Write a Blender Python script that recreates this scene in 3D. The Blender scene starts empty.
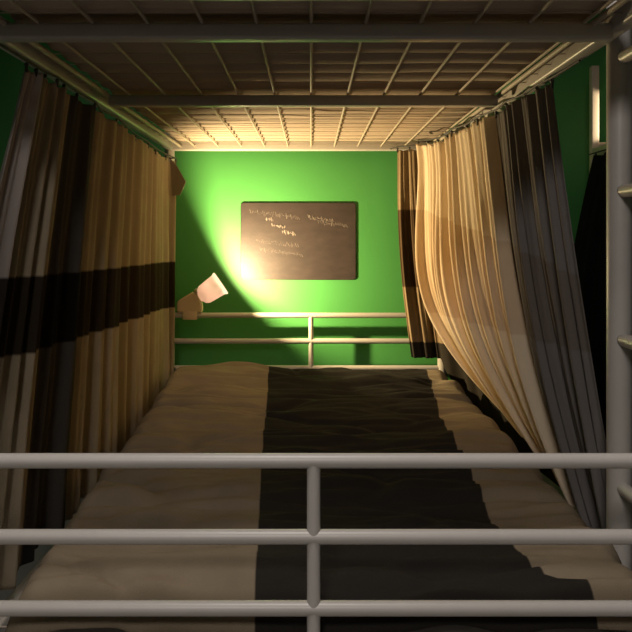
import bpy, bmesh, math, random
from mathutils import Vector, Matrix, noise
random.seed(7)
S = bpy.context.scene
C = S.collection
CAMZ = 1.0
F = 773.0
VX, VY = 311.0, 238.0

def at(px, py, d):
    """a pixel of the photograph at distance d -> a point in the room (metres)"""
    return Vector(((px - VX) * d / F, d, CAMZ + (VY - py) * d / F))

# ------------------------------------------------------------------ materials
def lin(h):
    out = []
    for i in (0, 2, 4):
        c = int(h[i:i+2], 16) / 255
        out.append(c / 12.92 if c <= 0.04045 else ((c + 0.055) / 1.055) ** 2.4)
    return (*out, 1)

def new_mat(name, col, rough=0.6, metal=0.0, spec=0.5):
    m = bpy.data.materials.new(name); m.use_nodes = True
    b = m.node_tree.nodes['Principled BSDF']
    b.inputs['Base Color'].default_value = col
    b.inputs['Roughness'].default_value = rough
    b.inputs['Metallic'].default_value = metal
    b.inputs['Specular IOR Level'].default_value = spec
    return m

def N(m, t, **kw):
    n = m.node_tree.nodes.new(t)
    for k, v in kw.items():
        if k in n.inputs: n.inputs[k].default_value = v
        else: setattr(n, k, v)
    return n

def L(m, a, b): m.node_tree.links.new(a, b)

def bsdf(m): return m.node_tree.nodes['Principled BSDF']

def noisy(name, c1, c2, scale=20, rough=0.7, bump=0.0, bscale=200, spec=0.3, stretch=(1, 1, 1)):
    m = new_mat(name, c1, rough, spec=spec)
    tc = N(m, 'ShaderNodeTexCoord'); mp = N(m, 'ShaderNodeMapping'); mp.inputs['Scale'].default_value = stretch
    L(m, tc.outputs['Object'], mp.inputs['Vector'])
    nz = N(m, 'ShaderNodeTexNoise', Scale=scale, Detail=4.0)
    L(m, mp.outputs['Vector'], nz.inputs['Vector'])
    mx = N(m, 'ShaderNodeMix', data_type='RGBA'); mx.inputs[6].default_value = c1; mx.inputs[7].default_value = c2
    L(m, nz.outputs['Fac'], mx.inputs[0]); L(m, mx.outputs[2], bsdf(m).inputs['Base Color'])
    if bump:
        n2 = N(m, 'ShaderNodeTexNoise', Scale=bscale, Detail=3.0)
        L(m, mp.outputs['Vector'], n2.inputs['Vector'])
        bp = N(m, 'ShaderNodeBump', Strength=bump, Distance=0.002)
        L(m, n2.outputs['Fac'], bp.inputs['Height']); L(m, bp.outputs['Normal'], bsdf(m).inputs['Normal'])
    return m

def step(m, val, w=0.002):
    r = N(m, 'ShaderNodeMapRange'); r.clamp = True
    r.inputs['From Min'].default_value = -w; r.inputs['From Max'].default_value = w
    L(m, val, r.inputs['Value'])
    return r.outputs['Result']

def attr(m, name):
    a = N(m, 'ShaderNodeAttribute'); a.attribute_name = name
    return a.outputs['Fac']

def mixc(m, fac, a, b):
    mx = N(m, 'ShaderNodeMix', data_type='RGBA')
    L(m, fac, mx.inputs[0])
    for k, v in ((6, a), (7, b)):
        if isinstance(v, tuple): mx.inputs[k].default_value = v
        else: L(m, v, mx.inputs[k])
    return mx.outputs[2]

def fabric_detail(m, scale=420):
    """woven bump, object space"""
    tc = N(m, 'ShaderNodeTexCoord')
    n2 = N(m, 'ShaderNodeTexNoise', Scale=scale, Detail=2.0); L(m, tc.outputs['Object'], n2.inputs['Vector'])
    n3 = N(m, 'ShaderNodeTexNoise', Scale=38.0, Detail=4.0); L(m, tc.outputs['Object'], n3.inputs['Vector'])
    ad = N(m, 'ShaderNodeMath', operation='ADD'); L(m, n2.outputs['Fac'], ad.inputs[0]); L(m, n3.outputs['Fac'], ad.inputs[1])
    bp = N(m, 'ShaderNodeBump', Strength=0.35, Distance=0.004)
    L(m, ad.outputs[0], bp.inputs['Height']); L(m, bp.outputs['Normal'], bsdf(m).inputs['Normal'])

M = {}
M['green'] = noisy('green_paint', (0.062, 0.27, 0.066, 1), (0.070, 0.30, 0.074, 1), 6, 0.55, 0.15, 120, 0.35)
M['plaster'] = noisy('grey_plaster', (0.62, 0.60, 0.58, 1), (0.68, 0.66, 0.64, 1), 5, 0.8, 0.1)
M['floor'] = noisy('grey_floor', (0.27, 0.25, 0.235, 1), (0.34, 0.315, 0.30, 1), 4, 0.6)
M['frame'] = noisy('grey_metal_paint', (0.44, 0.415, 0.385, 1), (0.49, 0.46, 0.43, 1), 30, 0.38, 0.0, spec=0.5)
M['wire'] = new_mat('wire_paint', (0.40, 0.34, 0.27, 1), 0.6)
M['ticking'] = noisy('mattress_ticking', (0.34, 0.275, 0.215, 1), (0.47, 0.38, 0.30, 1), 9, 0.85, 0.3, 60, 0.2, (0.35, 3, 1))
M['cream'] = new_mat('cream_plastic', (0.62, 0.50, 0.36, 1), 0.4)
m = new_mat('frosted_white_plastic', (0.88, 0.84, 0.84, 1), 0.35)
tl = N(m, 'ShaderNodeBsdfTranslucent'); tl.inputs['Color'].default_value = (0.95, 0.90, 1.0, 1)
ms = N(m, 'ShaderNodeMixShader'); ms.inputs[0].default_value = 0.42
L(m, bsdf(m).outputs[0], ms.inputs[1]); L(m, tl.outputs[0], ms.inputs[2]); L(m, ms.outputs[0], m.node_tree.nodes['Material Output'].inputs['Surface'])
M['white'] = m
M['cord'] = new_mat('dark_cord', (0.05, 0.045, 0.04, 1), 0.7)
M['dark_metal'] = new_mat('dark_metal', (0.04, 0.04, 0.042, 1), 0.45)
M['black_cloth'] = noisy('black_cloth', (0.006, 0.006, 0.006, 1), (0.01, 0.0095, 0.009, 1), 20, 0.95, 0.2, spec=0.05)
M['post_paint'] = new_mat('cream_post_paint', (0.60, 0.52, 0.40, 1), 0.5)
M['chalk'] = new_mat('chalk', (0.36, 0.31, 0.28, 1), 0.9)
M['sheet'] = noisy('grey_sheet', (0.20, 0.185, 0.17, 1), (0.24, 0.225, 0.205, 1), 14, 0.9, 0.2, spec=0.15)

# slate board: smudged chalk dust
m = noisy('slate', (0.018, 0.0135, 0.013, 1), (0.05, 0.035, 0.033, 1), 16, 0.5, 0.2, 90, 0.5, (1, 1, 2.2)); M['slate'] = m

# bulb
m = bpy.data.materials.new('bulb_glow'); m.use_nodes = True
bsdf(m).inputs['Emission Color'].default_value = (1, 0.62, 0.30, 1); bsdf(m).inputs['Emission Strength'].default_value = 12
M['bulb'] = m

# duvet fabric: tan ground, wide black stripe
m = new_mat('striped_duvet_cloth', (0.3, 0.22, 0.15, 1), 0.92, spec=0.12)
tc = N(m, 'ShaderNodeTexCoord'); nz = N(m, 'ShaderNodeTexNoise', Scale=9.0, Detail=3.0); L(m, tc.outputs['Object'], nz.inputs['Vector'])
tan = mixc(m, nz.outputs['Fac'], (0.165, 0.13, 0.088, 1), (0.27, 0.215, 0.148, 1))
L(m, mixc(m, step(m, attr(m, 'stripe'), 0.0015), tan, (0.021, 0.0185, 0.0155, 1)), bsdf(m).inputs['Base Color'])
fabric_detail(m); M['duvet'] = m

# curtain fabric: panels along the width or painted shade (attribute panel), band across (attribute band)
def curtain_mat(name, band_col, tan1, tan2, dark, grey):
    m = new_mat(name, tan1, 0.92, spec=0.1)
    tc = N(m, 'ShaderNodeTexCoord'); nz = N(m, 'ShaderNodeTexNoise', Scale=14.0, Detail=3.0); L(m, tc.outputs['Object'], nz.inputs['Vector'])
    t = mixc(m, nz.outputs['Fac'], tan1, tan2)
    c = mixc(m, step(m, attr(m, 'panel_or_shade'), 0.002), t, dark)
    c = mixc(m, step(m, attr(m, 'grey_panel'), 0.002), c, grey)
    mul = N(m, 'ShaderNodeMix', data_type='RGBA', blend_type='MULTIPLY'); mul.inputs[0].default_value = 1
    L(m, c, mul.inputs[6]); mul.inputs[7].default_value = band_col
    L(m, mixc(m, step(m, attr(m, 'band'), 0.003), c, mul.outputs[2]), bsdf(m).inputs['Base Color'])
    fabric_detail(m)
    return m
M['curtain_l'] = curtain_mat('plaid_curtain_cloth', (0.09, 0.08, 0.07, 1), (0.27, 0.22, 0.15, 1), (0.36, 0.295, 0.205, 1), (0.055, 0.05, 0.045, 1), (0.42, 0.37, 0.34, 1))
M['curtain_r'] = curtain_mat('plaid_curtain_cloth_pale', (0.86, 0.80, 0.74, 1), (0.66, 0.54, 0.39, 1), (0.78, 0.64, 0.47, 1), (0.08, 0.07, 0.062, 1), (0.16, 0.145, 0.137, 1))
M['curtain_c'] = curtain_mat('plaid_curtain_cloth_brown', (0.32, 0.28, 0.26, 1), (0.22, 0.16, 0.095, 1), (0.28, 0.205, 0.12, 1), (0.03, 0.026, 0.021, 1), (0.30, 0.26, 0.235, 1))  # the dark colour here paints shade into the cloth

# ------------------------------------------------------------------ mesh helpers
def obj(name, bm, mat, parent=None, smooth=True, angle=40):
    me = bpy.data.meshes.new(name); bm.normal_update(); bm.to_mesh(me); bm.free()
    me.materials.append(M[mat])
    if smooth:
        for p in me.polygons: p.use_smooth = True
        try: me.set_sharp_from_angle(angle=math.radians(angle))
        except Exception: pass
    o = bpy.data.objects.new(name, me); C.objects.link(o)
    if parent:
        o.parent = parent
        if parent.type == 'EMPTY' or parent.parent is None:
            pass
    return o

def empty(name, loc, label, cat, group=None):
    e = bpy.data.objects.new(name, None); C.objects.link(e); e.location = loc
    e.empty_display_size = 0.1
    tag(e, label, cat, group)
    return e

def tag(o, label, cat, group=None, kind=None):
    o['label'] = label; o['category'] = cat
    if group: o['group'] = group
    if kind: o['kind'] = kind

def keep(o, parent):
    """parent a mesh built in room coordinates under a thing, leaving it where it is"""
    chain = Vector((0, 0, 0)); p = parent
    while p: chain += p.location; p = p.parent
    o.parent = parent
    for v in o.data.vertices: v.co -= chain
    return o

def part(name, bm, mat, parent, **kw):
    return keep(obj(name, bm, mat, **kw), parent)

def tube(bm, pts, r, seg=14, cap=True, radii=None):
    pts = [Vector(p) for p in pts]
    rings = []
    up = None
    for i, p in enumerate(pts):
        a = pts[max(0, i - 1)]; b = pts[min(len(pts) - 1, i + 1)]
        t = (b - a).normalized()
        if up is None:
            up = Vector((0, 0, 1)) if abs(t.z) < 0.9 else Vector((1, 0, 0))
        s = t.cross(up).normalized(); u = s.cross(t).normalized(); up = u
        rr = radii[i] if radii else r
        rings.append([bm.verts.new(p + s * (rr * math.cos(2 * math.pi * k / seg)) + u * (rr * math.sin(2 * math.pi * k / seg))) for k in range(seg)])
    for i in range(len(rings) - 1):
        for k in range(seg):
            bm.faces.new((rings[i][k], rings[i][(k + 1) % seg], rings[i + 1][(k + 1) % seg], rings[i + 1][k]))
    if cap:
        bm.faces.new(rings[0][::-1]); bm.faces.new(rings[-1])

def box(bm, x0, x1, y0, y1, z0, z1, bev=0.0, seg=2):
    vs = [bm.verts.new((x, y, z)) for x in (x0, x1) for y in (y0, y1) for z in (z0, z1)]
    fs = []
    for q in ((0, 1, 3, 2), (4, 6, 7, 5), (0, 4, 5, 1), (2, 3, 7, 6), (0, 2, 6, 4), (1, 5, 7, 3)):
        fs.append(bm.faces.new([vs[i] for i in q]))
    if bev:
        es = list({e for f in fs for e in f.edges})
        bmesh.ops.bevel(bm, geom=es, offset=bev, segments=seg, affect='EDGES', profile=0.5)

def lathe(bm, prof, origin, axis, seg=32, closed=False):
    """prof: list of (along axis, radius)"""
    axis = Vector(axis).normalized()
    s = axis.cross(Vector((0, 0, 1))).normalized(); u = s.cross(axis)
    rings = []
    for (h, r) in prof:
        c = Vector(origin) + axis * h
        if r < 1e-6: rings.append([bm.verts.new(c)])
        else: rings.append([bm.verts.new(c + s * r * math.cos(2 * math.pi * k / seg) + u * r * math.sin(2 * math.pi * k / seg)) for k in range(seg)])
    for a, b in zip(rings, rings[1:]):
        for k in range(seg):
            k2 = (k + 1) % seg
            if len(a) == 1: bm.faces.new((a[0], b[k], b[k2]))
            elif len(b) == 1: bm.faces.new((a[k], b[0], a[k2]))
            else: bm.faces.new((a[k], b[k], b[k2], a[k2]))

def interp(ctrl, t):
    """ctrl: sorted [(t, Vector or float)]; smooth catmull-ish interpolation"""
    if t <= ctrl[0][0]: return ctrl[0][1]
    if t >= ctrl[-1][0]: return ctrl[-1][1]
    for i in range(len(ctrl) - 1):
        t0, a = ctrl[i]; t1, b = ctrl[i + 1]
        if t0 <= t <= t1:
            f = (t - t0) / (t1 - t0)
            return a + (b - a) * f

# ------------------------------------------------------------------ room
X0, X1, Y0, Y1, ZC = -2.3, 2.7, -2.2, 3.38, 2.6
def struct(name, bm, mat):
    o = obj(name, bm, mat, smooth=False); o['kind'] = 'structure'; return o
def slab(name, x0, x1, y0, y1, z0, z1, mat):
    bm = bmesh.new(); box(bm, x0, x1, y0, y1, z0, z1); return struct(name, bm, mat)
T = 0.1
slab('floor', X0 - T, X1 + T, Y0 - T, Y1 + T, -T, 0, 'floor')
slab('ceiling', X0 - T, X1 + T, Y0 - T, Y1 + T, ZC, ZC + T, 'plaster')
slab('wall_back', X0 - T, X1 + T, Y1, Y1 + T, 0, ZC, 'green')
slab('wall_front', X0 - T, X1 + T, Y0 - T, Y0, 0, ZC, 'plaster')
slab('wall_left', X0 - T, X0, Y0, Y1, 0, ZC, 'green')
slab('wall_right', X1, X1 + T, Y0, Y1, 0, ZC, 'green')
bm = bmesh.new(); box(bm, X0, X1, Y1 - 0.015, Y1, 0, 0.09, 0.004); struct('baseboard_back', bm, 'frame')

# ------------------------------------------------------------------ bunk bed
XL, XR, YN, YF = -0.598, 0.556, 1.19, 3.27
bed = empty('bunk_bed', (0, (YN + YF) / 2, 0), 'grey painted metal bunk bed whose three foot rails cross the lower picture', 'bunk bed')
for x in (XL, XR):
    for y in (YN, YF):
        bm = bmesh.new(); tube(bm, [(x, y, 0.012), (x, y, 1.75)], 0.021, 20)
        p = part('post', bm, 'frame', bed)
        bm = bmesh.new(); tube(bm, [(x, y, 0), (x, y, 0.03)], 0.024, 20); keep(obj('foot_cap', bm, 'dark_metal'), p)
near_z = [0.657, 0.540, 0.430]
far_z = [0.673, 0.564, 0.450]
for z in near_z:
    bm = bmesh.new(); tube(bm, [(XL, YN, z), (XR, YN, z)], 0.0115, 18); part('foot_bar', bm, 'frame', bed)
for z in far_z:
    bm = bmesh.new(); tube(bm, [(XL, YF, z), (XR, YF, z)], 0.0115, 18); part('head_bar', bm, 'frame', bed)
bm = bmesh.new(); tube(bm, [(0.004, YN, 0.27), (0.004, YN, near_z[0])], 0.0105, 18); part('foot_stile', bm, 'frame', bed)
bm = bmesh.new(); tube(bm, [(0.0, YF, 0.27), (0.0, YF, far_z[0])], 0.0105, 18); part('head_stile', bm, 'frame', bed)
# upper guard rails (above the picture)
for y, nm in ((YN, 'foot_bar'), (YF, 'head_bar')):
    for z in (1.58, 1.70):
        bm = bmesh.new(); tube(bm, [(XL, y, z), (XR, y, z)], 0.0115, 18); part(nm, bm, 'frame', bed)
# side and end beams, both levels
for (za, zb) in ((0.235, 0.275), (1.372, 1.42)):
    for x in (XL, XR):
        bm = bmesh.new(); box(bm, x - 0.016, x + 0.016, YN, YF, za, zb, 0.006, 3); part('side_beam', bm, 'frame', bed)
    for y in (YN, YF):
        bm = bmesh.new(); box(bm, XL, XR, y - 0.018, y + 0.018, za - 0.003, zb, 0.006, 3); part('end_beam', bm, 'frame', bed)
for y in (1.40, 2.10):
    ex = 0.012 if y < 1.5 else 0.05
    bm = bmesh.new(); box(bm, XL + ex, XR - ex, y - 0.015, y + 0.02, 1.358, 1.387, 0.006, 3); part('cross_bar', bm, 'frame', bed)
for y in (1.40, 2.10, 2.80):
    bm = bmesh.new(); box(bm, XL + 0.01, XR - 0.01, y - 0.015, y + 0.02, 0.235, 0.265, 0.006, 3); part('cross_bar', bm, 'frame', bed)
# upper wire mesh base: lengthwise rods over cross wires
bm = bmesh.new()
k = -5
while k <= 5:
    x = 0.0005 + k * 0.098
    tube(bm, [(x, YN, 1.387), (x, YF, 1.387)], 0.0032, 8)
    k += 1
y = YN + 0.05
while y < YF:
    tube(bm, [(XL, y, 1.3905), (XR, y, 1.3905)], 0.0011, 8); y += 0.1
for x in (XL + 0.048, XR - 0.048): tube(bm, [(x, YN, 1.386), (x, YF, 1.386)], 0.006, 10)
part('wire_mesh', bm, 'wire', bed)
bm = bmesh.new()
for k in range(-5, 6):
    x = k * 0.098; tube(bm, [(x, YN, 0.268), (x, YF, 0.268)], 0.0024, 8)
y = YN + 0.05
while y < YF:
    tube(bm, [(XL, y, 0.2715), (XR, y, 0.2715)], 0.0018, 8); y += 0.104
part('wire_mesh', bm, 'wire', bed)
# side ladder on the right
LX = 0.598
bm = bmesh.new()
tube(bm, [(LX, 1.50, 0.012), (LX, 1.50, 1.36), (LX, 1.50, 1.62), (LX - 0.005, 1.50, 1.70)], 0.0235, 22)
tube(bm, [(LX, 1.215, 0.012), (LX, 1.215, 1.36), (LX, 1.215, 1.62), (LX - 0.005, 1.215, 1.70)], 0.0235, 22)
lad = part('ladder', bm, 'frame', bed)
for z in (0.235, 0.52, 0.805, 1.09, 1.345):
    bm = bmesh.new(); tube(bm, [(LX, 1.50, z), (LX, 1.215, z)], 0.0125, 16)
    keep(obj('rung', bm, 'frame'), lad)

# ------------------------------------------------------------------ mattresses
def mattress(name, x0, x1, y0, y1, z0, z1, mat, label, cat, ripple):
    bm = bmesh.new(); box(bm, x0, x1, y0, y1, z0, z1, 0.03, 4)
    o = obj(name, bm, mat, angle=60); tag(o, label, cat)
    # piping round both edges
    for z in (z0 + 0.012, z1 - 0.012):
        b2 = bmesh.new(); e = 0.012
        tube(b2, [(x0 + .03, y0 + e * .3, z), (x1 - .03, y0 + e * .3, z), (x1 - e * .3, y0 + .03, z), (x1 - e * .3, y1 - .03, z), (x1 - .03, y1 - e * .3, z), (x0 + .03, y1 - e * .3, z), (x0 + e * .3, y1 - .03, z), (x0 + e * .3, y0 + .03, z), (x0 + .03, y0 + e * .3, z)], 0.004, 8)
        keep(obj('piping', b2, mat), o)
    return o

# upper mattress: its underside is quilted in cross ridges and sags between the wires
def ridged_mattress():
    bm = bmesh.new()
    x0, x1, y0, y1, z0, z1 = -0.57, 0.53, 1.22, 3.245, 1.3935, 1.50
    nx, ny = 60, 260
    def zz(x, y):
        w = 0.5 + 0.5 * math.sin(y * 2 * math.pi / 0.115 + 0.6 * noise.noise(Vector((x * 2, y * 2, 0))))
        e = min(x - x0, x1 - x, y - y0, y1 - y)
        lift = 0.03 * max(0, 1 - e / 0.03) ** 2
        return z0 + 0.020 * (1 - abs(math.sin(y * math.pi / 0.1 + 0.5 * noise.noise(Vector((x * 2, y * 2, 0)))))) ** 0.9 + 0.0025 * (noise.noise(Vector((x * 9, y * 14, 3))) + 1) + lift
    g = [[bm.verts.new((x0 + (x1 - x0) * i / nx, y0 + (y1 - y0) * j / ny, zz(x0 + (x1 - x0) * i / nx, y0 + (y1 - y0) * j / ny))) for j in range(ny + 1)] for i in range(nx + 1)]
    t = [[bm.verts.new((x0 + (x1 - x0) * i / nx, y0 + (y1 - y0) * j / ny, z1)) for j in range(ny + 1)] for i in range(nx + 1)]
    for i in range(nx):
        for j in range(ny):
            bm.faces.new((g[i][j], g[i][j + 1], g[i + 1][j + 1], g[i + 1][j]))
            bm.faces.new((t[i][j], t[i + 1][j], t[i + 1][j + 1], t[i][j + 1]))
    for j in range(ny):
        bm.faces.new((g[0][j], t[0][j], t[0][j + 1], g[0][j + 1])); bm.faces.new((g[nx][j], g[nx][j + 1], t[nx][j + 1], t[nx][j]))
    for i in range(nx):
        bm.faces.new((g[i][0], g[i + 1][0], t[i + 1][0], t[i][0])); bm.faces.new((g[i][ny], t[i][ny], t[i + 1][ny], g[i + 1][ny]))
    o = obj('upper_mattress', bm, 'ticking', angle=60)
    tag(o, 'brown ridged mattress lying overhead on the wire mesh of the top bunk', 'mattress')
ridged_mattress()
mattress('lower_mattress', -0.455, 0.50, 1.275, 3.17, 0.274, 0.385, 'sheet', 'grey sheeted mattress under the striped duvet on the lower bunk', 'mattress', 0)

# ------------------------------------------------------------------ duvet
def duvet():
    bm = bmesh.new()
    sl = bm.verts.layers.float.new('stripe')
    y0, y1 = 1.222, 3.235
    nx, ny = 150, 340
    def edges(y):
        return (interp([(1.2, -0.495), (1.5, -0.510), (2.9, -0.552), (3.3, -0.56)], y), 0.572 if y < 2.9 else 0.55)
    left_b = [(1.2, -0.088), (1.41, -0.097), (2.0, -0.127), (3.25, -0.172)]
    right_b = [(1.2, 0.455), (1.283, 0.452), (1.289, 0.392), (1.335, 0.378), (1.49, 0.362), (1.83, 0.377), (2.4, 0.40), (2.79, 0.435), (2.9, 0.455), (3.25, 0.47)]
    def h(x, y):
        base = interp([(1.2, 0.425), (1.4, 0.436), (1.8, 0.444), (2.4, 0.452), (2.62, 0.456), (3.0, 0.470), (3.16, 0.452), (3.25, 0.42)], y)
        z = base
        # pillow swell at the head, fuller on the left
        sw = math.exp(-((y - 2.93) / 0.24) ** 2)
        z += sw * (0.040 * math.exp(-((x + 0.37) / 0.26) ** 4) + 0.008 * math.exp(-((x - 0.15) / 0.3) ** 4))
        # folds running across the bed
        n1 = noise.noise(Vector((x * 1.6, y * 3.0, 1.7)))
        f = math.sin((y + 0.10 * x * math.sin(y * 3) + 0.11 * n1) * 2 * math.pi / 0.23)
        z += 0.011 * f * (0.5 + 0.5 * noise.noise(Vector((x * 2.2, y * 2.2, 9))) + 0.25)
        n2 = noise.noise(Vector((x * 3.0 + y * 0.8, y * 9.0, 4.2)))
        z += 0.014 * (1 - abs(n2) * 2) * 0.5
        z += 0.017 * noise.noise(Vector((x * 4, y * 19, 2)))
        z += 0.008 * noise.noise(Vector((x * 8, y * 40, 5)))
        # creases: narrow valleys wandering across the bed
        for (sx, sy, off, dep, wd) in ((1.3, 4.2, 11.0, 0.020, 0.07), (2.0, 5.5, 23.0, 0.014, 0.06)):
            nn = noise.noise(Vector((x * sx + 0.5 * y, y * sy, off)))
            z -= dep * math.exp(-(nn / wd) ** 2) * (0.35 + 0.65 * max(0, noise.noise(Vector((x * 1.5, y * 2.5, off + 5))) + 0.5))
        # crease at the foot of the pillow
        yc = 2.56 + 0.05 * math.sin(x * 5)
        z -= 0.022 * math.exp(-((y - yc) / 0.018) ** 2) * (0.4 + 0.6 * math.exp(-((x + 0.35) / 0.3) ** 2))
        # near fold: a roll lying across the foot
        z += 0.014 * math.exp(-((y - 1.30 - 0.02 * x) / 0.04) ** 2)
        return z
    g = []
    for i in range(nx + 1):
        u = i / nx
        col = []
        for j in range(ny + 1):
            v = j / ny
            y = y0 + (y1 - y0) * v
            a, b = edges(y)
            a += 0.012 * noise.noise(Vector((0, y * 3, 1))); b += 0.006 * noise.noise(Vector((5, y * 4, 1)))
            x = a + (b - a) * u
            z = h(x, y)
            e = min(x - a, b - x)
            drop = max(0, 1 - e / 0.05)
            z -= 0.055 * drop ** 2.2
            en = y - y0
            z -= 0.05 * max(0, 1 - en / 0.045) ** 2.2
            ef = y1 - y
            z -= 0.05 * max(0, 1 - ef / 0.06) ** 2.2
            vv = bm.verts.new((x, y, z))
            lb = interp(left_b, y) + 0.003 * noise.noise(Vector((1, y * 9, 1))); rb = interp(right_b, y) + 0.004 * noise.noise(Vector((2, y * 9, 7)))
            vv[sl] = max(-0.05, min(0.05, min(x - lb, rb - x)))
            col.append(vv)
        g.append(col)
    for i in range(nx):
        for j in range(ny):
            bm.faces.new((g[i][j], g[i + 1][j], g[i + 1][j + 1], g[i][j + 1]))
    o = obj('duvet', bm, 'duvet', smooth=True, angle=180)
    md = o.modifiers.new('thick', 'SOLIDIFY'); md.thickness = 0.022; md.offset = -1
    tag(o, 'rumpled tan duvet with a wide black stripe spread over the lower bed', 'duvet')
    return o
duvet()

# ------------------------------------------------------------------ curtains
def curtain(name, top, bot, bulge, folds, mat, label, nu=300, nv=110, amp=0.02, seed=0, panels=None, band=None, clips=10, cord=None, group=None, sharp=1.0, scallop=0.007):
    """top, bot: [(u, Vector)] polylines; bulge: (u,v)->Vector; folds: list of (freq, phase, weight)"""
    bm = bmesh.new()
    ld = bm.verts.layers.float.new('panel_or_shade'); lg = bm.verts.layers.float.new('grey_panel'); lb = bm.verts.layers.float.new('band')
    g = []
    for i in range(nu + 1):
        u = i / nu
        A = interp(top, u); B = interp(bot, u)
        A1 = interp(top, min(1, u + 0.02)); A0 = interp(top, max(0, u - 0.02))
        t = (A1 - A0); t.z = 0; t.normalize()
        n = Vector((t.y, -t.x, 0))
        col = []
        for j in range(nv + 1):
            v = j / nv          # 0 top, 1 hem
            p = A + (B - A) * v
            p = p + bulge(u, v)
            ph = 0
            uu = u + 0.012 * noise.noise(Vector((u * 6, v * 1.6, seed)))
            for (fr, pp, w) in folds:
                s = math.sin(2 * math.pi * (fr * uu + pp))
                s = math.copysign(abs(s) ** sharp, s)
                ph += w * s
            a = amp * (0.55 + 0.6 * v ** 0.7)
            p = p + n * (a * ph) + n * (0.004 * noise.noise(Vector((u * 40, v * 3, seed + 3))))
            # scalloped top between the clips
            if clips:
                q = (u * clips) % 1.0
                p.z -= scallop * (1 - abs(2 * q - 1) ** 1.0) * max(0, 1 - v / 0.05)
            vv = bm.verts.new(p)
            vv[ld] = -1; vv[lg] = -1
            if panels:
                if 'shade_fn' in panels: vv[ld] = panels['shade_fn'](u, v, p)
                if 'dark' in panels: a0, a1 = panels['dark']; vv[ld] = min(u - a0, a1 - u)
                if 'grey' in panels: a0, a1 = panels['grey']; vv[lg] = min(u - a0, a1 - u)
            vv[lb] = band(u, v, p) if band else -1
            col.append(vv)
        g.append(col)
    tops = [g[int(round((k + 0.0) / clips * nu))][0].co.copy() for k in range(clips + 1)] if clips else []
    for i in range(nu):
        for j in range(nv):
            bm.faces.new((g[i][j], g[i + 1][j], g[i + 1][j + 1], g[i][j + 1]))
    base = interp(bot, 0.5)
    o = obj(name, bm, mat, angle=180)
    md = o.modifiers.new('thick', 'SOLIDIFY'); md.thickness = 0.0022; md.offset = 0
    tag(o, label, 'curtain', group)
    for tp in tops:
        b2 = bmesh.new()
        tube(b2, [tp + Vector((0, 0, -0.012)), tp + Vector((0, 0, 0.003))], 0.0035, 8)
        bmesh.ops.create_uvsphere(b2, u_segments=10, v_segments=6, radius=0.005, matrix=Matrix.Translation(tp + Vector((0, 0, 0.004))))
        keep(obj('clip', b2, 'dark_metal'), o)
    return o, tops

def cord(pts, label):
    bm = bmesh.new(); tube(bm, pts, 0.0028, 8); o = obj('curtain_cord', bm, 'cord'); tag(o, label, 'cord'); return o

V = Vector
# left curtain: u 0 = near end, 1 = head end
topL = [(0, V((-0.592, 1.60, 1.355))), (0.3, V((-0.582, 1.82, 1.353))), (0.6, V((-0.578, 2.35, 1.345))), (0.95, V((-0.592, 3.14, 1.322))), (1, V((-0.562, 3.20, 1.318)))]
botL = [(0, V((-0.665, 1.30, 0.30))), (0.3, V((-0.615, 1.58, 0.30))), (0.6, V((-0.60, 2.25, 0.30))), (0.95, V((-0.605, 3.14, 0.30))), (1, V((-0.572, 3.20, 0.30)))]
def bulL(u, v):
    return V((-0.015 * math.sin(math.pi * v) * (1 - u), 0, 0)) + V((0.0, -0.0, 0))
def bandL(u, v, p):
    zt = 1 - 0.078 - 0.02 * u; zb = 1 - 0.232 - 0.055 * u
    return min(p.z - zb, zt - p.z)
cl, tL = curtain('bunk_curtain', topL, botL, bulL, [(15, 0.1, 0.55), (37, 0.3, 0.34), (6, 0.7, 0.40)], 'curtain_l',
        'tan plaid curtain with a black band along the lamp side of the bed', amp=0.022, seed=1, panels={'dark': (0.33, 0.44), 'grey': (-0.1, 0.12)}, band=bandL, clips=14)
# right curtain: u 0 = near end, 1 = lit end, dragged towards the foot at the hem
topR = [(0, V((0.535, 1.72, 1.345))), (0.15, V((0.515, 1.86, 1.345))), (0.3, V((0.50, 2.0, 1.335))), (0.6, V((0.468, 2.45, 1.338))), (0.85, V((0.445, 2.75, 1.338))), (1, V((0.405, 2.93, 1.358)))]
botR = [(0, V((0.635, 1.56, 0.36))), (0.3, V((0.632, 1.72, 0.36))), (0.6, V((0.630, 1.98, 0.42))), (0.85, V((0.632, 2.24, 0.43))), (1, V((0.628, 2.42, 0.46)))]
def bulR(u, v):
    # hangs straight from the cord before it is pushed outwards past the mattress
    s = math.sin(math.pi * min(1, v * 1.0))
    q = math.sin(math.pi * v ** 1.6)
    return V((-0.125 * q * u ** 1.5 - 0.01 * s, 0.17 * s * u, 0))
def bandR(u, v, p):
    zt = 1.11 - 0.19 * (1 - u); zb = 0.74 + 0.02 * (1 - u)
    return min(p.z - zb, zt - p.z)
cr, tR = curtain('bunk_curtain', topR, botR, bulR, [(12, 0.05, 0.50), (27, 0.3, 0.42), (47, 0.7, 0.20), (5, 0.6, 0.40)], 'curtain_r',
        'pale tan curtain opposite the lamp, lit brightly at its far edge, grey near the ladder', amp=0.025, seed=5, panels={'dark': (0.33, 0.37), 'grey': (-0.1, 0.33)}, band=bandR, clips=11)
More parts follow.
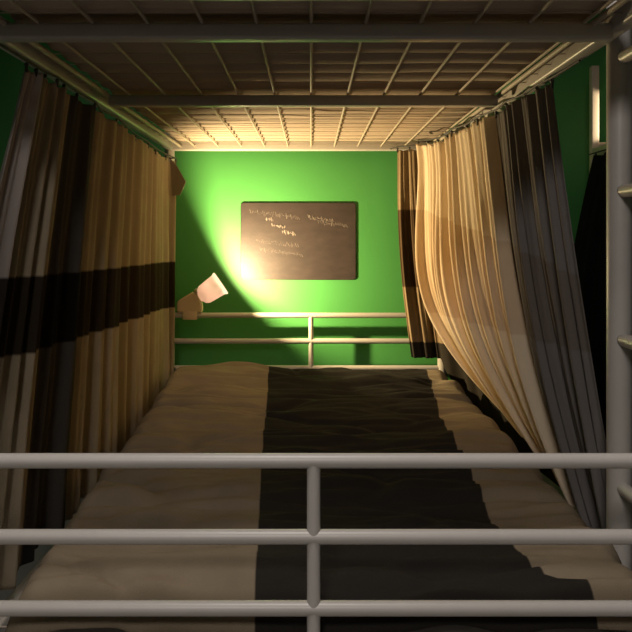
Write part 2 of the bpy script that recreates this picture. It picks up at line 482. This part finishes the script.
# short curtain piece round the head post, its black part painted shade
topC = [(0, V((0.515, 2.90, 1.350))), (0.2, V((0.51, 3.02, 1.362))), (0.5, V((0.45, 3.12, 1.362))), (1, V((0.352, 3.16, 1.362)))]
botC = [(0, V((0.70, 2.05, 0.30))), (0.2, V((0.65, 2.90, 0.30))), (0.40, V((0.62, 3.06, 0.34))), (0.52, V((0.53, 3.15, 0.51))), (1, V((0.410, 3.17, 0.51)))]
def bandC(u, v, p):
    return min(p.z - 0.80, 1.115 - p.z)
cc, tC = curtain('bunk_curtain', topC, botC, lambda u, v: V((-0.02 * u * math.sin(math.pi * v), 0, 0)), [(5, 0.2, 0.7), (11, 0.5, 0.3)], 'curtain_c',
        'short brown curtain piece gathered round the head post beyond the bright curtain', nu=120, amp=0.014, seed=8, band=bandC, clips=4, panels={'shade_fn': lambda u, v, p: max(0.44 - u, 0.575 - p.z)})  # blackened towards the near side and hem, standing for the shade gap
up = V((0, 0, 0.0125))
cord([V((XL + 0.008, 1.45, 1.367))] + [t + up for t in tL] + [V((XL + 0.004, YF - 0.026, 1.335))], 'dark cord carrying the banded curtain on the lamp side')
cord([V((XR, 1.60, 1.367))] + [t + up for t in tR] + [t + up for t in tC[1:]] + [V((0.335, YF - 0.024, 1.374))], 'dark cord carrying the bright curtain beside the ladder')
# loose corner of the left curtain is pinched out by the head post
bm = bmesh.new()
pts = [at(170, 158, 3.17), at(177, 166, 3.16), at(186, 182, 3.14), at(180, 195, 3.16), at(172, 196, 3.18)]
vs = [bm.verts.new(p) for p in pts]; bm.faces.new(vs)
r = bmesh.ops.extrude_face_region(bm, geom=bm.faces[:]); bmesh.ops.translate(bm, verts=[e for e in r['geom'] if isinstance(e, bmesh.types.BMVert)], vec=(0.0, 0.006, 0))
bmesh.ops.recalc_face_normals(bm, faces=bm.faces[:])
keep(obj('loose_corner', bm, 'curtain_r', smooth=False), cl)

# ------------------------------------------------------------------ reading lamp on the head rail
def reading_lamp(foot, mouth, axis, label, rail=True):
    e = empty('reading_lamp', foot, label, 'lamp')
    axis = V(axis).normalized()
    # clamp: wedge body sitting over the rail
    bm = bmesh.new()
    prof = [(-0.055, 0.0), (0.052, 0.0), (0.052, 0.030), (0.040, 0.072), (0.012, 0.088), (-0.035, 0.060), (-0.055, 0.045)]
    a = [bm.verts.new(foot + V((x, -0.02, z))) for x, z in prof]; b = [bm.verts.new(foot + V((x, 0.02, z))) for x, z in prof]
    bm.faces.new(a); bm.faces.new(b[::-1])
    for i in range(len(prof)):
        k = (i + 1) % len(prof); bm.faces.new((a[i], b[i], b[k], a[k]))
    bmesh.ops.recalc_face_normals(bm, faces=bm.faces[:])
    bmesh.ops.bevel(bm, geom=bm.edges[:], offset=0.005, segments=3, affect='EDGES')
    part('clamp', bm, 'cream', e)
    for sy in (-1, 1):
        bm = bmesh.new(); box(bm, foot.x - 0.03, foot.x + 0.03, foot.y + sy * 0.0165 - 0.0035, foot.y + sy * 0.0165 + 0.0035, foot.z - 0.03, foot.z + 0.006, 0.002, 2)
        part('jaw', bm, 'cream', e)
    back = mouth - axis * 0.105
    bm = bmesh.new(); tube(bm, [foot + V((0.02, 0, 0.07)), foot + V((0.026, 0, 0.09)), back + axis * 0.02], 0.011, 14); part('neck', bm, 'cream', e)
    bm = bmesh.new()
    lathe(bm, [(0, 0), (0.0, 0.012), (0.006, 0.022), (0.012, 0.033), (0.025, 0.040), (0.06, 0.043), (0.095, 0.046), (0.098, 0.050), (0.105, 0.050), (0.105, 0.0475), (0.075, 0.0415), (0.045, 0.0395), (0.022, 0.034), (0.012, 0.015), (0.012, 0)], back, axis, 36)
    bmesh.ops.recalc_face_normals(bm, faces=bm.faces[:])
    sh = part('shade', bm, 'white', e)
    bm = bmesh.new()
    bmesh.ops.create_uvsphere(bm, u_segments=20, v_segments=12, radius=0.019, matrix=Matrix.Translation(back + axis * 0.052))
    keep(obj('bulb', bm, 'bulb'), sh)
    return back

axis = V((0.78, 0.17, 0.54)).normalized()
mouth = at(221, 283, 3.09)
footp = V((-0.510, YF, 0.686))
back = reading_lamp(footp, mouth, axis, 'white clip-on reading lamp shining on the green wall from the head rail')
def lamp_light(name, loc, dirn, energy, col, cone, blend, r):
    ld = bpy.data.lights.new(name, 'SPOT'); ld.energy = energy; ld.color = col; ld.spot_size = math.radians(cone); ld.spot_blend = blend; ld.shadow_soft_size = r
    o = bpy.data.objects.new(name, ld); C.objects.link(o); o.location = loc
    o.rotation_euler = V(dirn).to_track_quat('-Z', 'Y').to_euler()
    return o
lamp_light('reading_lamp_light', mouth - axis * 0.019, axis, 79, (1.0, 0.74, 0.38), 170, 0.2, 0.010)

# ------------------------------------------------------------------ slate board on the wall
D = Y1 - 0.007
def slate():
    c0 = at(240.5, 280, D); c1 = at(356, 202.5, D)
    x0, x1, z0, z1 = c0.x, c1.x, c0.z, c1.z
    e = empty('writing_board', ((x0 + x1) / 2, Y1, (z0 + z1) / 2), 'dark brown slate board with rounded corners on the green wall', 'board')
    bm = bmesh.new(); r = 0.014; pts = []
    for cx, cz, a0 in ((x1 - r, z1 - r, 0), (x0 + r, z1 - r, 90), (x0 + r, z0 + r, 180), (x1 - r, z0 + r, 270)):
        for k in range(7):
            a = math.radians(a0 + 15 * k); pts.append((cx + r * math.cos(a), cz + r * math.sin(a)))
    fr = [bm.verts.new((x, D, z)) for x, z in pts]; bk = [bm.verts.new((x, Y1 - 0.005, z)) for x, z in pts]
    bm.faces.new(fr); bm.faces.new(bk[::-1])
    for i in range(len(pts)):
        k = (i + 1) % len(pts); bm.faces.new((fr[i], fr[k], bk[k], bk[i]))
    bmesh.ops.recalc_face_normals(bm, faces=bm.faces[:])
    bmesh.ops.bevel(bm, geom=[ed for ed in bm.edges if all(abs(v.co.y - D) < 1e-6 for v in ed.verts)], offset=0.002, segments=2, affect='EDGES')
    part('slate', bm, 'slate', e, angle=30)
    bm = bmesh.new(); box(bm, x0 + 0.05, x1 - 0.05, Y1 - 0.005, Y1, z0 + 0.05, z1 - 0.05); part('wall_mount', bm, 'dark_metal', e)
    # faint chalk scrawl, not legible in the photograph: one joined line per row
    rnd = random.Random(3)
    rows = [(250, 211, 300, 14, 0.0007), (266, 219, 274, 3, 0.0016), (272, 225, 286, 5, 0.0018), (282, 232, 296, 5, 0.0018), (308, 217, 334, 8, 0.0009), (318, 222, 348, 8, 0.0008), (256, 240, 300, 10, 0.0006), (260, 249, 304, 10, 0.0006)]
    for (xa, y, xb, n, wd) in rows:
        bm = bmesh.new(); q = []
        for k in range(n * 4):
            x = xa + (xb - xa) * k / (n * 4)
            q.append(at(x + rnd.uniform(-.6, .6), y + (x - xa) * 0.14 + (1 if k % 2 else -1) * rnd.uniform(0.4, 2.6), D))
        tube(bm, [V((p.x, D - 0.0004, p.z)) for p in q], wd, 6)
        part('chalk_scrawl', bm, 'chalk', e)
slate()

# ------------------------------------------------------------------ neighbouring bunk on the right
nb = empty('neighbouring_bunk', (1.16, 2.3, 0), 'cream bunk bed frame standing beyond the ladder, one pale post showing', 'bunk bed')
for y in (3.15, 1.30):
    bm = bmesh.new(); box(bm, 1.138, 1.170, y - 0.016, y + 0.016, 0.0, 1.70, 0.005, 3); part('post', bm, 'post_paint', nb)
for y in (3.15, 1.30):
    bm = bmesh.new(); box(bm, 2.24, 2.272, y - 0.016, y + 0.016, 0.0, 1.70, 0.005, 3); part('post', bm, 'post_paint', nb)
for z in (0.30, 1.34):
    for x in (1.154, 2.256):
        bm = bmesh.new(); box(bm, x - 0.013, x + 0.013, 1.30, 3.15, z - 0.025, z + 0.025, 0.005, 3); part('side_beam', bm, 'post_paint', nb)
    for y in (1.30, 3.15):
        bm = bmesh.new(); box(bm, 1.154, 2.256, y - 0.013, y + 0.013, z - 0.025, z + 0.025, 0.005, 3); part('end_beam', bm, 'post_paint', nb)
def bulN(u, v):
    return V((-0.11 * math.sin(math.pi * 0.5 * min(1, v * 1.6)) * u, 0, 0))
topN = [(0, V((1.115, 1.45, 1.325))), (0.5, V((1.115, 2.3, 1.325))), (1, V((1.112, 3.04, 1.325)))]
botN = [(0, V((1.09, 1.40, 0.10))), (0.5, V((1.09, 2.3, 0.10))), (1, V((1.09, 2.98, 0.10)))]
curtain('bunk_curtain', topN, botN, bulN, [(13, 0.1, 0.8), (29, 0.2, 0.3)], 'black_cloth', 'black curtain hanging along the neighbouring bunk behind the ladder', nu=180, nv=60, amp=0.02, seed=12, clips=9, scallop=0.008)
cord([V((1.128, 1.34, 1.338)), V((1.128, 3.13, 1.338))], 'black cord under the pale beam of the neighbouring bunk')
bm = bmesh.new(); tube(bm, [(1.154, 3.15, 1.378), (2.256, 3.15, 1.378)], 0.0115, 16); part('head_bar', bm, 'post_paint', nb)
f2 = V((1.52, 3.15, 1.391)); m2 = V((1.36, 3.05, 1.495)); a2 = (V((1.154, 3.134, 1.495)) - m2).normalized()
reading_lamp(f2, m2, a2, 'second white reading lamp clipped inside the neighbouring bunk')
lamp_light('reading_lamp_light', m2 - a2 * 0.022, a2, 10, (1.0, 0.80, 0.55), 50, 0.4, 0.01)

# ------------------------------------------------------------------ lights of the room and added fill
m = bpy.data.materials.new('ceiling_lamp_glass'); m.use_nodes = True
bsdf(m).inputs['Base Color'].default_value = (0.7, 0.65, 0.6, 1); bsdf(m).inputs['Emission Color'].default_value = (1, 0.86, 0.74, 1); bsdf(m).inputs['Emission Strength'].default_value = 1.2
M['glass'] = m
for (px_, py_, tx, ty, en, cone, rad, lab) in ((-0.1, 0.84, 0.05, 0.10, 64, 130, 0.16, 'round opal ceiling lamp above the foot of the bunk bed'), (-0.35, -1.5, 0.2, 1.35, 145, 75, 0.30, 'unseen round ceiling lamp added near the front wall as frontal fill')):  # second lamp is added as frontal fill for rails and curtains
    lb = bmesh.new()
    lathe(lb, [(0, 0), (0, 0.16), (0.03, 0.17), (0.055, 0.13), (0.07, 0.0)], (px_, py_, ZC), (0, 0, -1), 36)
    tag(obj('ceiling_lamp', lb, 'glass'), lab, 'lamp')
    lamp_light('ceiling_light', V((px_, py_, ZC - 0.1)), V((tx, ty, -1)), en, (1, 0.92, 0.86), cone, 0.85, rad)

w = bpy.data.worlds.new('world'); S.world = w; w.use_nodes = True
w.node_tree.nodes['Background'].inputs['Color'].default_value = (0.02, 0.02, 0.022, 1)
w.node_tree.nodes['Background'].inputs['Strength'].default_value = 0.3

# ------------------------------------------------------------------ camera
cd = bpy.data.cameras.new('camera'); cam = bpy.data.objects.new('camera', cd); C.objects.link(cam)
cam.location = (0, 0, CAMZ); cam.rotation_euler = (math.radians(90), 0, 0)
cd.sensor_width = 36; cd.lens = 36 * F / 632
cd.shift_x = (316 - VX) / 632; cd.shift_y = -(316 - VY) / 632
cd.clip_start = 0.05
S.camera = cam
S.view_settings.view_transform = 'Standard'; S.view_settings.look = 'None'
S.view_settings.gamma = 1; S.view_settings.use_curve_mapping = False
S.view_settings.exposure = 0.0
try:
    S.cycles.use_denoising = True; S.cycles.max_bounces = 10; S.cycles.diffuse_bounces = 6
    S.cycles.sample_clamp_indirect = 4
except Exception: pass
